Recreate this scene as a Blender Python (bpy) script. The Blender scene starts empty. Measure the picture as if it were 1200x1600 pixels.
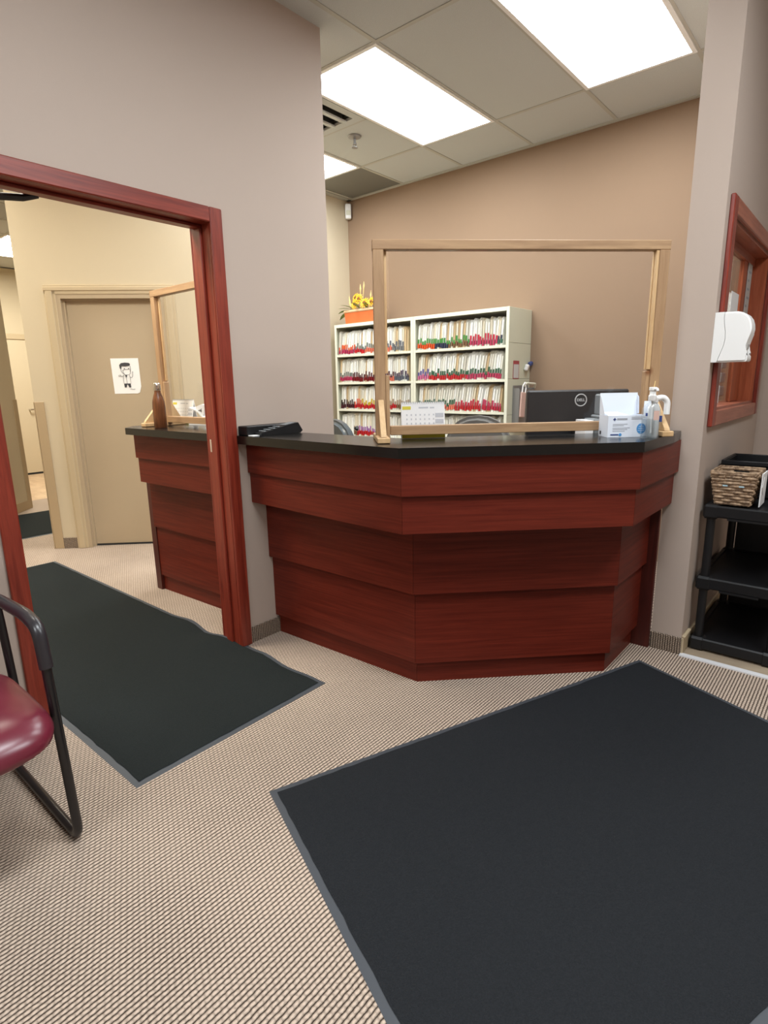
import bpy, bmesh, math, random
from mathutils import Vector, Matrix, Euler
random.seed(7)
SC = bpy.context.scene
COL = SC.collection
PI = math.pi

# ------------------------------------------------------------------ camera
YAW, PITCH, ROLL = -0.706973, 0.220451, 0.0169409
fw = Vector((math.sin(YAW)*math.cos(PITCH), math.cos(YAW)*math.cos(PITCH), -math.sin(PITCH)))
rt = Vector((math.cos(YAW), -math.sin(YAW), 0)); dn = fw.cross(rt)
r2 = rt*math.cos(ROLL) + dn*math.sin(ROLL); d2 = -rt*math.sin(ROLL) + dn*math.cos(ROLL)
cd = bpy.data.cameras.new('camera'); cam = bpy.data.objects.new('camera', cd); COL.objects.link(cam)
cd.sensor_fit = 'HORIZONTAL'; cd.sensor_width = 36; cd.lens = 894.4/1200*36; cd.clip_start = .02
M = Matrix((r2, -d2, -fw)).transposed().to_4x4(); M.translation = (0, 0, 1.30)
cam.matrix_world = M
SC.camera = cam

# ------------------------------------------------------------------ world, exposure
w = bpy.data.worlds.new('world'); SC.world = w; w.use_nodes = True
w.node_tree.nodes['Background'].inputs[0].default_value = (.9, .88, .85, 1)
w.node_tree.nodes['Background'].inputs[1].default_value = .05
SC.view_settings.view_transform = 'Standard'; SC.view_settings.look = 'None'
SC.view_settings.gamma = 1; SC.view_settings.use_curve_mapping = False
SC.view_settings.exposure = 2.0
LIGHT_COOL = (.95, 1.0, 1.03); LIGHT_WARM = (1.0, .96, .84)
S_RECEPTION, S_WAITING, S_LEFT, S_FAR = 5.0, 6.0, 9.5, 14.0

# ------------------------------------------------------------------ materials
def srgb(r, g, b):
    f = lambda c: (c/255/12.92) if c/255 <= .04045 else ((c/255+.055)/1.055)**2.4
    return (f(r), f(g), f(b), 1)
def newmat(name):
    m = bpy.data.materials.new(name); m.use_nodes = True
    nt = m.node_tree; return m, nt, nt.nodes['Principled BSDF']
def plain(name, col, rough=.5, metal=0, spec=.5, noise=0, nscale=30, bump=0, bscale=200, coat=0):
    m, nt, p = newmat(name)
    p.inputs['Base Color'].default_value = col; p.inputs['Roughness'].default_value = rough
    p.inputs['Metallic'].default_value = metal; p.inputs['Specular IOR Level'].default_value = spec
    p.inputs['Coat Weight'].default_value = coat
    tc = nt.nodes.new('ShaderNodeTexCoord')
    if noise:
        n = nt.nodes.new('ShaderNodeTexNoise'); n.inputs['Scale'].default_value = nscale; n.inputs['Detail'].default_value = 4
        nt.links.new(tc.outputs['Object'], n.inputs['Vector'])
        mx = nt.nodes.new('ShaderNodeMix'); mx.data_type = 'RGBA'
        mx.inputs[6].default_value = tuple(c*(1-noise) for c in col[:3])+(1,)
        mx.inputs[7].default_value = tuple(min(1, c*(1+noise)) for c in col[:3])+(1,)
        nt.links.new(n.outputs['Fac'], mx.inputs[0]); nt.links.new(mx.outputs[2], p.inputs['Base Color'])
    if bump:
        n = nt.nodes.new('ShaderNodeTexNoise'); n.inputs['Scale'].default_value = bscale; n.inputs['Detail'].default_value = 3
        nt.links.new(tc.outputs['Object'], n.inputs['Vector'])
        b = nt.nodes.new('ShaderNodeBump'); b.inputs['Strength'].default_value = bump; b.inputs['Distance'].default_value = .004
        nt.links.new(n.outputs['Fac'], b.inputs['Height']); nt.links.new(b.outputs['Normal'], p.inputs['Normal'])
    return m
def wood(name, c1, c2, scale, rough=.4, knots=None, spec=.5, low=.3, high=.7):
    m, nt, p = newmat(name)
    tc = nt.nodes.new('ShaderNodeTexCoord'); mp = nt.nodes.new('ShaderNodeMapping')
    mp.inputs['Scale'].default_value = scale
    nt.links.new(tc.outputs['Object'], mp.inputs['Vector'])
    n = nt.nodes.new('ShaderNodeTexNoise'); n.inputs['Scale'].default_value = 1; n.inputs['Detail'].default_value = 6
    n.inputs['Roughness'].default_value = .65; n.inputs['Distortion'].default_value = .6
    nt.links.new(mp.outputs[0], n.inputs['Vector'])
    r = nt.nodes.new('ShaderNodeValToRGB'); r.color_ramp.elements[0].position = low; r.color_ramp.elements[1].position = high
    r.color_ramp.elements[0].color = c1; r.color_ramp.elements[1].color = c2
    nt.links.new(n.outputs['Fac'], r.inputs[0])
    out = r.outputs[0]
    if knots:
        v = nt.nodes.new('ShaderNodeTexVoronoi'); v.inputs['Scale'].default_value = 5.5
        nt.links.new(tc.outputs['Object'], v.inputs['Vector'])
        kr = nt.nodes.new('ShaderNodeValToRGB'); kr.color_ramp.elements[0].position = .05; kr.color_ramp.elements[1].position = .13
        kr.color_ramp.elements[0].color = (1, 1, 1, 1); kr.color_ramp.elements[1].color = (0, 0, 0, 1)
        nt.links.new(v.outputs['Distance'], kr.inputs[0])
        mx = nt.nodes.new('ShaderNodeMix'); mx.data_type = 'RGBA'; mx.inputs[7].default_value = knots
        nt.links.new(kr.outputs[0], mx.inputs[0]); nt.links.new(out, mx.inputs[6]); out = mx.outputs[2]
    nt.links.new(out, p.inputs['Base Color'])
    p.inputs['Roughness'].default_value = rough; p.inputs['Specular IOR Level'].default_value = spec
    b = nt.nodes.new('ShaderNodeBump'); b.inputs['Strength'].default_value = .08; b.inputs['Distance'].default_value = .002
    nt.links.new(n.outputs['Fac'], b.inputs['Height']); nt.links.new(b.outputs['Normal'], p.inputs['Normal'])
    return m
def weave(name, dark, light, px, py, ux='X', uy='Y', bump=.8, loop=.3):
    """looped carpet: rows of loops px apart, loops py long along each row"""
    m, nt, p = newmat(name); L = nt.links.new
    tc = nt.nodes.new('ShaderNodeTexCoord'); sp = nt.nodes.new('ShaderNodeSeparateXYZ')
    wob = nt.nodes.new('ShaderNodeTexNoise'); wob.inputs['Scale'].default_value = 60; wob.inputs['Detail'].default_value = 2
    L(tc.outputs['Object'], wob.inputs['Vector'])
    mix = nt.nodes.new('ShaderNodeVectorMath'); mix.operation = 'MULTIPLY_ADD'
    mix.inputs[1].default_value = (.004, .004, .004)
    L(wob.outputs['Color'], mix.inputs[0]); L(tc.outputs['Object'], mix.inputs[2])
    L(mix.outputs[0], sp.inputs[0])
    def math_(op, a, b=None):
        n = nt.nodes.new('ShaderNodeMath'); n.operation = op
        for i, v in enumerate((a, b)):
            if v is None: continue
            if isinstance(v, (int, float)): n.inputs[i].default_value = v
            else: L(v, n.inputs[i])
        return n.outputs[0]
    if ux == 'XY': cx = math_('ADD', sp.outputs['X'], sp.outputs['Y'])
    else: cx = sp.outputs[ux]
    cy = sp.outputs[uy]
    u = math_('DIVIDE', cx, px)
    row = math_('FLOOR', u)
    v = math_('ADD', math_('DIVIDE', cy, py), math_('MULTIPLY', row, .37))
    su = math_('ABSOLUTE', math_('SINE', math_('MULTIPLY', u, PI)))
    sv = math_('ABSOLUTE', math_('SINE', math_('MULTIPLY', v, PI)))
    h = math_('MULTIPLY', math_('POWER', su, .7), math_('ADD', 1-loop, math_('MULTIPLY', sv, loop)))
    nz = nt.nodes.new('ShaderNodeTexNoise'); nz.inputs['Scale'].default_value = 220
    L(tc.outputs['Object'], nz.inputs['Vector'])
    big = nt.nodes.new('ShaderNodeTexNoise'); big.inputs['Scale'].default_value = 2.2; big.inputs['Detail'].default_value = 3
    L(tc.outputs['Object'], big.inputs['Vector'])
    h2 = math_('ADD', h, math_('MULTIPLY', math_('SUBTRACT', nz.outputs['Fac'], .5), .5))
    h3 = math_('ADD', h2, math_('MULTIPLY', math_('SUBTRACT', big.outputs['Fac'], .5), .25))
    r = nt.nodes.new('ShaderNodeValToRGB'); r.color_ramp.elements[0].position = .2; r.color_ramp.elements[1].position = .95
    r.color_ramp.elements[0].color = dark; r.color_ramp.elements[1].color = light
    L(h3, r.inputs[0]); L(r.outputs[0], p.inputs['Base Color'])
    p.inputs['Roughness'].default_value = .95; p.inputs['Specular IOR Level'].default_value = .1
    b = nt.nodes.new('ShaderNodeBump'); b.inputs['Strength'].default_value = bump; b.inputs['Distance'].default_value = .004
    L(h, b.inputs['Height']); L(b.outputs['Normal'], p.inputs['Normal'])
    return m
def emit(name, col, s):
    m = bpy.data.materials.new(name); m.use_nodes = True; nt = m.node_tree; nt.nodes.clear()
    e = nt.nodes.new('ShaderNodeEmission'); o = nt.nodes.new('ShaderNodeOutputMaterial')
    e.inputs[0].default_value = col+(1,); e.inputs[1].default_value = s
    nt.links.new(e.outputs[0], o.inputs[0]); return m
def clear(name, tint=(1, 1, 1), refl=.06, rough=.02):
    m = bpy.data.materials.new(name); m.use_nodes = True; nt = m.node_tree; nt.nodes.clear()
    t = nt.nodes.new('ShaderNodeBsdfTransparent'); t.inputs[0].default_value = tint+(1,)
    g = nt.nodes.new('ShaderNodeBsdfGlossy'); g.inputs['Roughness'].default_value = rough
    f = nt.nodes.new('ShaderNodeLayerWeight')       # Schlick reflection from the facing ratio, the same on both faces
    q = nt.nodes.new('ShaderNodeMath'); q.operation = 'POWER'; q.inputs[1].default_value = 5
    a = nt.nodes.new('ShaderNodeMath'); a.operation = 'MULTIPLY_ADD'; a.inputs[1].default_value = .9; a.inputs[2].default_value = refl
    nt.links.new(f.outputs['Facing'], q.inputs[0])
    mx = nt.nodes.new('ShaderNodeMixShader'); o = nt.nodes.new('ShaderNodeOutputMaterial')
    nt.links.new(q.outputs[0], a.inputs[0]); nt.links.new(a.outputs[0], mx.inputs[0])
    nt.links.new(t.outputs[0], mx.inputs[1]); nt.links.new(g.outputs[0], mx.inputs[2]); nt.links.new(mx.outputs[0], o.inputs[0])
    return m

MT = {}
MT['taupe'] = plain('taupe wall paint', srgb(186, 170, 158), .75, spec=.25, noise=.02, nscale=3, bump=.06, bscale=350)
MT['brown'] = plain('brown wall paint', srgb(140, 116, 94), .7, spec=.25, noise=.025, nscale=3, bump=.06, bscale=350)
MT['cream'] = plain('cream wall paint', srgb(202, 188, 162), .7, spec=.25, noise=.02, nscale=3, bump=.06, bscale=350)
MT['doorgrey'] = plain('beige door paint', srgb(178, 160, 134), .55, spec=.35, noise=.02, nscale=4)
MT['creamtrim'] = plain('cream trim paint', srgb(190, 172, 142), .5, spec=.35)
MT['beigeguard'] = plain('beige corner guard', srgb(176, 154, 122), .5)
MT['tile'] = plain('ceiling tile', srgb(194, 197, 194), .9, spec=.1, noise=.16, nscale=260, bump=.35, bscale=260)
MT['grid'] = plain('ceiling grid metal', srgb(178, 176, 166), .5)
MT['ventgrey'] = plain('grey grille', srgb(112, 110, 102), .7, noise=.1, nscale=200)
MT['dark'] = plain('dark void', (.02, .02, .02, 1), .9)
MT['carpet'] = weave('loop carpet', srgb(58, 46, 38), srgb(208, 188, 170), .012, .016)
MT['carpetbase'] = weave('carpet baseboard', srgb(58, 48, 42), srgb(176, 158, 140), .011, .009, 'XY', 'Z', loop=.6)
MT['vinyl'] = wood('beige vinyl floor', srgb(150, 132, 112), srgb(184, 166, 142), (3, 12, 3), .45)
MT['woodfloor'] = wood('light wood floor', srgb(176, 146, 116), srgb(206, 180, 150), (3, 9, 3), .4)
MT['laminate'] = wood('mahogany laminate', srgb(80, 24, 15), srgb(120, 45, 30), (2.5, 2.5, 70), .45, spec=.22, low=.25, high=.8)
MT['laminatedark'] = wood('mahogany laminate in shade', srgb(58, 16, 11), srgb(84, 28, 19), (40, 40, 3), .45)  # darker copy of the laminate, shade on the end panels put into the colour
MT['casing'] = wood('mahogany casing vertical', srgb(106, 33, 22), srgb(150, 60, 42), (50, 50, 3), .35)
MT['casingh'] = wood('mahogany casing horizontal', srgb(106, 33, 22), srgb(150, 60, 42), (50, 3, 50), .35)
MT['casinglight'] = wood('cherry window frame', srgb(140, 66, 40), srgb(182, 100, 66), (50, 50, 3), .35)
MT['casinglighth'] = wood('cherry window frame level', srgb(140, 74, 54), srgb(174, 104, 80), (50, 3, 50), .35)
MT['top'] = plain('black laminate worktop', srgb(18, 17, 16), .22, spec=.4, noise=.2, nscale=300)
MT['topedge'] = plain('black worktop edge', srgb(34, 31, 30), .4)
MT['pine'] = wood('pine lumber', srgb(148, 114, 82), srgb(184, 150, 112), (3, 30, 30), .55, knots=srgb(128, 82, 48))
MT['pinev'] = wood('pine lumber upright', srgb(148, 114, 82), srgb(184, 150, 112), (30, 30, 3), .55, knots=srgb(128, 82, 48))
MT['pinelight'] = wood('pale pine', srgb(190, 152, 106), srgb(218, 184, 138), (20, 20, 4), .55)
MT['acrylic'] = clear('clear acrylic', (.97, .97, .97), .03)
MT['glass'] = clear('window glass', (.95, .96, .95), .04)
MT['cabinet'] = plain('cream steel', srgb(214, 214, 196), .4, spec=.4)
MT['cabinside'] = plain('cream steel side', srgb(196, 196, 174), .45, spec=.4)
MT['shelfdark'] = plain('shelf shadow gap', srgb(90, 84, 72), .7)
FOLD = [plain('folder paper '+n, c, .8, spec=.15) for n, c in (('ivory', srgb(240, 238, 228)), ('cream', srgb(232, 224, 204)), ('white', srgb(246, 245, 240)), ('buff', srgb(218, 196, 158)), ('pale', srgb(228, 224, 212)))]
TABC = dict(orange=srgb(236, 92, 36), magenta=srgb(196, 60, 96), green=srgb(64, 150, 62), red=srgb(206, 38, 44), greygreen=srgb(118, 128, 122), salmon=srgb(238, 124, 98), slate=srgb(98, 104, 116), navy=srgb(48, 54, 82), darkred=srgb(132, 30, 36), maroon=srgb(84, 38, 46), plum=srgb(76, 58, 84), black=srgb(56, 44, 42), yellow=srgb(216, 182, 44), tan=srgb(176, 150, 124), purple=srgb(172, 116, 186), brown=srgb(134, 96, 66), darkgreen=srgb(50, 98, 70), violet=srgb(98, 92, 158), pink=srgb(220, 120, 160), teal=srgb(62, 112, 92), grey=srgb(136, 136, 136), crimson=srgb(200, 34, 66))
TAB = {k: plain(k+' tab', tuple(c*.68 for c in v[:3])+(1,), .6, spec=.2) for k, v in TABC.items()}
MT['rubber'] = plain('black mat rubber border', srgb(66, 70, 76), .6)
MT['mat'] = plain('black mat pile', srgb(40, 42, 45), .95, spec=.1, noise=.35, nscale=260, bump=.9, bscale=320)
MT['matgreen'] = plain('charcoal mat pile', srgb(37, 41, 41), .95, spec=.1, noise=.35, nscale=260, bump=.9, bscale=320)
MT['blackplastic'] = plain('black plastic', srgb(22, 22, 24), .45, spec=.35, noise=.15, nscale=120)
MT['blackmetal'] = plain('black tube metal', srgb(22, 20, 22), .28, spec=.6)
MT['armplastic'] = plain('black arm plastic', srgb(44, 42, 46), .3, spec=.6)
MT['vinylred'] = plain('burgundy vinyl', srgb(108, 34, 50), .28, spec=.6, noise=.06, nscale=60)
MT['white'] = plain('white plastic', srgb(238, 238, 236), .35)
MT['paper'] = plain('white paper', srgb(240, 240, 240), .8, spec=.15)
MT['carton'] = plain('white carton', srgb(228, 234, 244), .5)
MT['ink'] = plain('dark ink', srgb(64, 64, 68), .8)
MT['inklight'] = plain('grey ink', srgb(158, 160, 166), .8)
MT['inkpale'] = plain('pale grey ink', srgb(192, 194, 200), .8)
MT['paleblue'] = plain('pale blue ribbon', srgb(172, 204, 216), .6)
MT['blue'] = plain('blue print', srgb(76, 146, 204), .5)
MT['navyprint'] = plain('navy print', srgb(48, 66, 124), .5)
MT['labelyellow'] = plain('yellow print', srgb(214, 200, 60), .6)
MT['olive'] = plain('yellow green card', srgb(170, 160, 30), .6)
MT['terracotta'] = plain('orange terracotta', srgb(196, 96, 42), .7, noise=.1, nscale=40)
MT['rim'] = plain('sandy rim', srgb(214, 178, 140), .7)
MT['petal'] = plain('yellow petal', srgb(222, 168, 16), .6)
MT['flowercore'] = plain('brown flower centre', srgb(120, 72, 20), .8)
MT['leafgreen'] = plain('green leaf', srgb(126, 146, 78), .6)
MT['wheat'] = plain('dry wheat', srgb(222, 192, 128), .7)
MT['greymetal'] = plain('grey metal', srgb(150, 150, 150), .4, metal=.6)
MT['chrome'] = plain('chrome', srgb(210, 208, 204), .18, metal=1)
MT['brass'] = plain('pale steel strike', srgb(214, 206, 196), .35, metal=.4)
MT['greyplastic'] = plain('grey plastic', srgb(120, 124, 126), .4)
MT['greyfabric'] = plain('grey chair fabric', srgb(110, 108, 104), .8, noise=.1, nscale=300)
MT['leather'] = plain('grey black leather', srgb(70, 76, 80), .3, spec=.6)
MT['screenblack'] = plain('black monitor shell', srgb(26, 27, 30), .45, noise=.2, nscale=400)
MT['silver'] = plain('silver badge', srgb(206, 206, 206), .35)
MT['bottlewood'] = wood('wood grain bottle', srgb(66, 36, 20), srgb(128, 78, 46), (60, 60, 6), .3)
MT['clearplastic'] = clear('clear bottle plastic', (.93, .95, .96), .07, .08)
MT['gel'] = clear('sanitizer gel', (.88, .9, .91), .03, .08)
MT['pink'] = plain('pink cloth', srgb(206, 172, 160), .8)
MT['wicker'] = wood('water hyacinth strand', srgb(84, 60, 44), srgb(190, 160, 128), (60, 60, 60), .7, low=.3, high=.65)
MT['threshold'] = plain('white threshold strip', srgb(228, 228, 230), .4)
MT['poster'] = plain('grey poster', srgb(190, 188, 184), .6)
MT['desk'] = plain('grey desk laminate', srgb(150, 140, 126), .5)
MT['lint'] = plain('red print', srgb(150, 54, 60), .6)

# ------------------------------------------------------------------ mesh helpers
class MB:
    def __init__(s): s.bm = bmesh.new()
    def box(s, x0, x1, y0, y1, z0, z1, bevel=0, rot=None, seg=1):
        c = Vector(((x0+x1)/2, (y0+y1)/2, (z0+z1)/2))
        r = bmesh.ops.create_cube(s.bm, size=1)
        vs = r['verts']
        bmesh.ops.scale(s.bm, vec=(abs(x1-x0), abs(y1-y0), abs(z1-z0)), verts=vs)
        if bevel:
            es = list({e for v in vs for e in v.link_edges})
            rr = bmesh.ops.bevel(s.bm, geom=es, offset=bevel, segments=seg, affect='EDGES', profile=.6)
            vs = list({v for f in rr['faces'] for v in f.verts} | {v for v in vs if v.is_valid})
        if rot: bmesh.ops.rotate(s.bm, cent=(0, 0, 0), matrix=Euler(rot).to_matrix(), verts=vs)
        bmesh.ops.translate(s.bm, vec=c, verts=vs)
        return s
    def prism(s, pts, z0, z1, axis='z'):
        """closed polygon pts extruded; axis z: pts xy, axis y: pts xz (extruded in y), axis x: pts yz"""
        def P(p, t):
            if axis == 'z': return (p[0], p[1], t)
            if axis == 'y': return (p[0], t, p[1])
            return (t, p[0], p[1])
        a = [s.bm.verts.new(P(p, z0)) for p in pts]; b = [s.bm.verts.new(P(p, z1)) for p in pts]
        n = len(pts)
        s.bm.faces.new(a[::-1]); s.bm.faces.new(b)
        for i in range(n): s.bm.faces.new((a[i], a[(i+1) % n], b[(i+1) % n], b[i]))
        return s
    def tube(s, pts, r, seg=10, cap=True, closed=False):
        pts = [Vector(p) for p in pts]; n = len(pts); rings = []
        R = r if isinstance(r, (list, tuple)) else [r]*n
        up = None
        for i, p in enumerate(pts):
            if closed: t = (pts[(i+1) % n]-pts[i-1]).normalized()
            else: t = (pts[min(i+1, n-1)]-pts[max(i-1, 0)]).normalized()
            if up is None:
                up = t.cross(Vector((0, 0, 1)))
                if up.length < .1: up = t.cross(Vector((1, 0, 0)))
                up.normalize()
            up = (up-t*up.dot(t)).normalized(); o = t.cross(up)
            rings.append([s.bm.verts.new(p+(up*math.cos(2*PI*k/seg)+o*math.sin(2*PI*k/seg))*R[i]) for k in range(seg)])
        for i in range(n if closed else n-1):
            a, b = rings[i], rings[(i+1) % n]
            for k in range(seg): s.bm.faces.new((a[k], a[(k+1) % seg], b[(k+1) % seg], b[k]))
        if cap and not closed: s.bm.faces.new(rings[0][::-1]); s.bm.faces.new(rings[-1])
        return s
    def lathe(s, prof, c=(0, 0, 0), seg=20, sx=1, sy=1):
        rings = []
        for r, z in prof:
            rings.append([s.bm.verts.new((c[0]+sx*r*math.cos(2*PI*k/seg), c[1]+sy*r*math.sin(2*PI*k/seg), c[2]+z)) for k in range(seg)])
        for a, b in zip(rings, rings[1:]):
            for k in range(seg): s.bm.faces.new((a[k], a[(k+1) % seg], b[(k+1) % seg], b[k]))
        s.bm.faces.new(rings[0][::-1]); s.bm.faces.new(rings[-1])
        return s
    def poly(s, pts):
        s.bm.faces.new([s.bm.verts.new(p) for p in pts]); return s
    def xf(s, mat):
        bmesh.ops.transform(s.bm, matrix=mat, verts=s.bm.verts[:]); return s
    def mesh(s, name, mat, smooth=False):
        bmesh.ops.recalc_face_normals(s.bm, faces=s.bm.faces[:])
        me = bpy.data.meshes.new(name); s.bm.to_mesh(me); s.bm.free()
        if mat: me.materials.append(mat)
        if smooth:
            for p in me.polygons: p.use_smooth = True
            me.set_sharp_from_angle(angle=math.radians(40))
        return me
    def build(s, name, mat, parent=None, smooth=False):
        """mesh coordinates are relative to the parent"""
        if isinstance(mat, str): mat = MT[mat]
        o = bpy.data.objects.new(name, s.mesh(name, mat, smooth)); COL.objects.link(o)
        if parent: o.parent = parent
        return o
def tag(o, label=None, cat=None, group=None, kind=None):
    if label: o['label'] = label
    if cat: o['category'] = cat
    if group: o['group'] = group
    if kind: o['kind'] = kind
    return o
def thing(name, label, cat, loc=(0, 0, 0), rz=0, group=None):
    o = bpy.data.objects.new(name, None); COL.objects.link(o); o.empty_display_size = .05
    o.location = loc; o.rotation_euler = (0, 0, rz)
    return tag(o, label, cat, group)
def struct(o): o['kind'] = 'structure'; return o
def sroot(name, loc=(0, 0, 0), rz=0):
    o = bpy.data.objects.new(name, None); COL.objects.link(o); o.location = loc; o.rotation_euler = (0, 0, rz); o['kind'] = 'structure'; return o
def arc(cx, cy, r, a0, a1, n): return [(cx+r*math.cos(a0+(a1-a0)*i/n), cy+r*math.sin(a0+(a1-a0)*i/n)) for i in range(n+1)]
def fillet(pts, r, n=5):
    pts = [Vector(p) for p in pts]; out = [pts[0]]
    for a, b, c in zip(pts, pts[1:], pts[2:]):
        u = (a-b).normalized(); v = (c-b).normalized(); d = min(r, (a-b).length*.45, (c-b).length*.45)
        p, q = b+u*d, b+v*d
        for i in range(n+1):
            t = i/n; out.append(p*(1-t)**2+b*2*t*(1-t)+q*t*t)
    out.append(pts[-1]); return out
def text_mesh(name, body, size, mat, parent, loc, rot, depth=.0006, align='CENTER'):
    cu = bpy.data.curves.new(name, 'FONT'); cu.body = body; cu.size = size; cu.extrude = depth; cu.align_x = align; cu.align_y = 'CENTER'
    cu.resolution_u = 3; cu.offset = size*.02
    t = bpy.data.objects.new(name, cu); COL.objects.link(t)
    dg = bpy.context.evaluated_depsgraph_get(); me = bpy.data.meshes.new_from_object(t.evaluated_get(dg))
    bpy.data.objects.remove(t)
    o = bpy.data.objects.new(name, me); COL.objects.link(o); me.materials.clear(); me.materials.append(MT[mat])
    o.parent = parent; o.location = loc; o.rotation_euler = rot
    return o

HC = 3.0          # ceiling height
XD = -2.32        # door wall face
YB = 4.34         # back wall face
XL = -4.10        # reception left wall face
# ------------------------------------------------------------------ light fixtures (ceiling grid slots)
def troffer(label, x0, y0, mat, L=1.22, W=.61):
    t = thing('ceiling_light', label, 'ceiling light', (x0+W/2, y0+L/2, HC), 0, None)
    hw, hl = W/2-.004, L/2-.004
    f = MB()
    f.box(-hw, -hw+.022, -hl, hl, -.006, .05); f.box(hw-.022, hw, -hl, hl, -.006, .05)
    f.box(-hw+.022, hw-.022, -hl, -hl+.022, -.006, .05); f.box(-hw+.022, hw-.022, hl-.022, hl, -.006, .05)
    f.box(-hw+.022, hw-.022, -hl+.022, hl-.022, .03, .05)
    f.build('light_frame', 'white', t)
    MB().poly([(-hw+.022, -hl+.022, .004), (-hw+.022, hl-.022, .004), (hw-.022, hl-.022, .004), (hw-.022, -hl+.022, .004)]).build('light_diffuser', mat, t)
    return t
EM_R = emit('reception lamp light', LIGHT_COOL, S_RECEPTION); EM_W = emit('added waiting room light', LIGHT_COOL, S_WAITING); EM_L = emit('added hallway light', LIGHT_WARM, S_LEFT); EM_F = emit('far corridor lamp light', LIGHT_WARM, S_FAR)
GX = lambda k: -2.80+.61*k; GY = lambda k: 2.56+1.22*k
LIGHTS = [('large lit ceiling panel light at top right, above the reception counter', 2, 0, EM_R),
          ('lit ceiling panel light in the middle, left of the largest one', 0, 0, EM_R),
          ('ceiling panel light cut off by the wall corner, beside the grey return panel', -2, 0, EM_R),
          ('added ceiling panel light over the waiting area, nearest the doorway wall, just out of view', 3, -2, EM_W),  # added lamp out of view, brightens the upper door wall
          ('added unseen ceiling panel light over the waiting area, behind the camera to the right', 3, -4, EM_W),  # extra fixture behind the camera, put in to light the waiting area
          ('added unseen ceiling panel light over the waiting area right side near the alcove', 5, -1, EM_W),  # unseen panel added to lift the alcove and stub wall
          ('added unseen ceiling panel light over the hallway behind the mahogany door header', -5, -2, EM_L),  # hidden source put in to light the hallway
          ('added unseen ceiling panel light over the hallway just behind the wall left of the counter', -1, -2, EM_L)]  # not visible, added to brighten the cream wall past the diagonal
LSLOT = set()
for lab, kx, ky, mt in LIGHTS:
    LSLOT.add((kx, ky)); troffer(lab, GX(kx), GY(ky), mt)
troffer('hallway ceiling panel light farthest left, seen past the pale wall corner', GX(-10), GY(0), EM_F, .61, 1.22)

# ------------------------------------------------------------------ setting: floor, ceiling, walls
fl = struct(MB().box(-7.6, 2.5, -3.2, 2.845, -.08, 0).box(-7.6, -.58, 2.845, 4.5, -.08, 0).build('floor', 'carpet'))
struct(MB().box(-.58, 2.5, 2.845, 4.5, -.08, -.001).build('floor', 'vinyl'))
struct(MB().box(-11.5, -7.6, -3.2, 5.5, -.08, 0).build('floor', 'woodfloor'))
struct(MB().prism([(-.575, 2.835), (2.5, 2.80), (2.5, 2.838), (-.575, 2.868)], 0, .006).build('trim_1', 'threshold'))

ceil = struct(MB().box(-11.5, 2.6, -3.2, 5.6, HC+.055, HC+.09).build('ceiling', 'tile'))
gridb = MB()
tiles = {}
for kx in range(-10, 9):
    x0 = GX(kx)
    for ky in range(-5, 3):
        y0 = GY(ky)
        if (kx, ky) in LSLOT: continue
        y1 = y0+1.22
        segs = [(y0, y1)]
        if kx in (-10, -9) and ky == 0: segs = [(y0+.61, y1)]
        if kx == -1 and ky == 0: segs = [(y0+.61, y1)]      # the vent fills the other half
        if ky == 1 and x0 > XL-.1: segs = [(y0, YB)]
        if ky == 1 and kx == -2: continue                   # return air panel
        if ky == 2 and x0 > XL-.5: continue
        for a, b in segs:
            Ln = round(b-a, 3)
            if Ln not in tiles:
                tiles[Ln] = MB().box(-.3, .3, -Ln/2+.005, Ln/2-.005, 0, .016).mesh('ceiling_tile', MT['tile'])
            o = bpy.data.objects.new('ceiling_tile', tiles[Ln]); COL.objects.link(o); o.parent = ceil
            o.location = (x0+.305, (a+b)/2, HC+.002)
for kx in range(-10, 10): gridb.box(GX(kx)-.012, GX(kx)+.012, -3.2, YB if GX(kx) > -4.2 else 5.5, HC-.001, HC+.03)
for ky in range(-4, 4): 
    if GY(ky) < YB: gridb.box(-9, 2.6, GY(ky)-.012, GY(ky)+.012, HC-.0012, HC+.03)
gridb.box(GX(-1), GX(0), GY(0)+.598, GY(0)+.622, HC-.001, HC+.03)
gridb.box(XL, 2.5, YB-.03, YB, HC-.006, HC+.03).box(XL, XL+.06, 2.7, YB, HC-.006, HC+.03)
gridb.build('ceiling_grid', 'grid', ceil)

# door wall (left), with the mahogany doorway
DY0, DY1, DZ = .675, 1.575, 1.996
T = .14
struct(MB().box(XD-T, XD, -3.2, DY0-.02, 0, HC+.04).box(XD-T, XD, DY1+.02, 2.293, 0, HC+.04).box(XD-T, XD, DY0-.02, DY1+.02, DZ+.02, HC+.04).build('wall_left', 'taupe'))
struct(MB().box(XL-.1, -.645, YB, YB+.12, 0, HC+.04).build('wall_back', 'brown'))
struct(MB().box(-.645, 2.5, YB, YB+.12, 0, HC+.04).build('wall_back', 'taupe'))
struct(MB().box(XL-.1, XL, 2.73, YB+.0, 0, HC+.04).build('wall_side', 'cream'))
struct(MB().box(2.5, 2.6, -3.2, YB+.12, 0, HC+.04).build('wall_right', 'taupe'))
struct(MB().box(-11.5, 2.6, -3.3, -3.2, 0, HC+.04).build('wall_front', 'taupe'))
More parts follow.
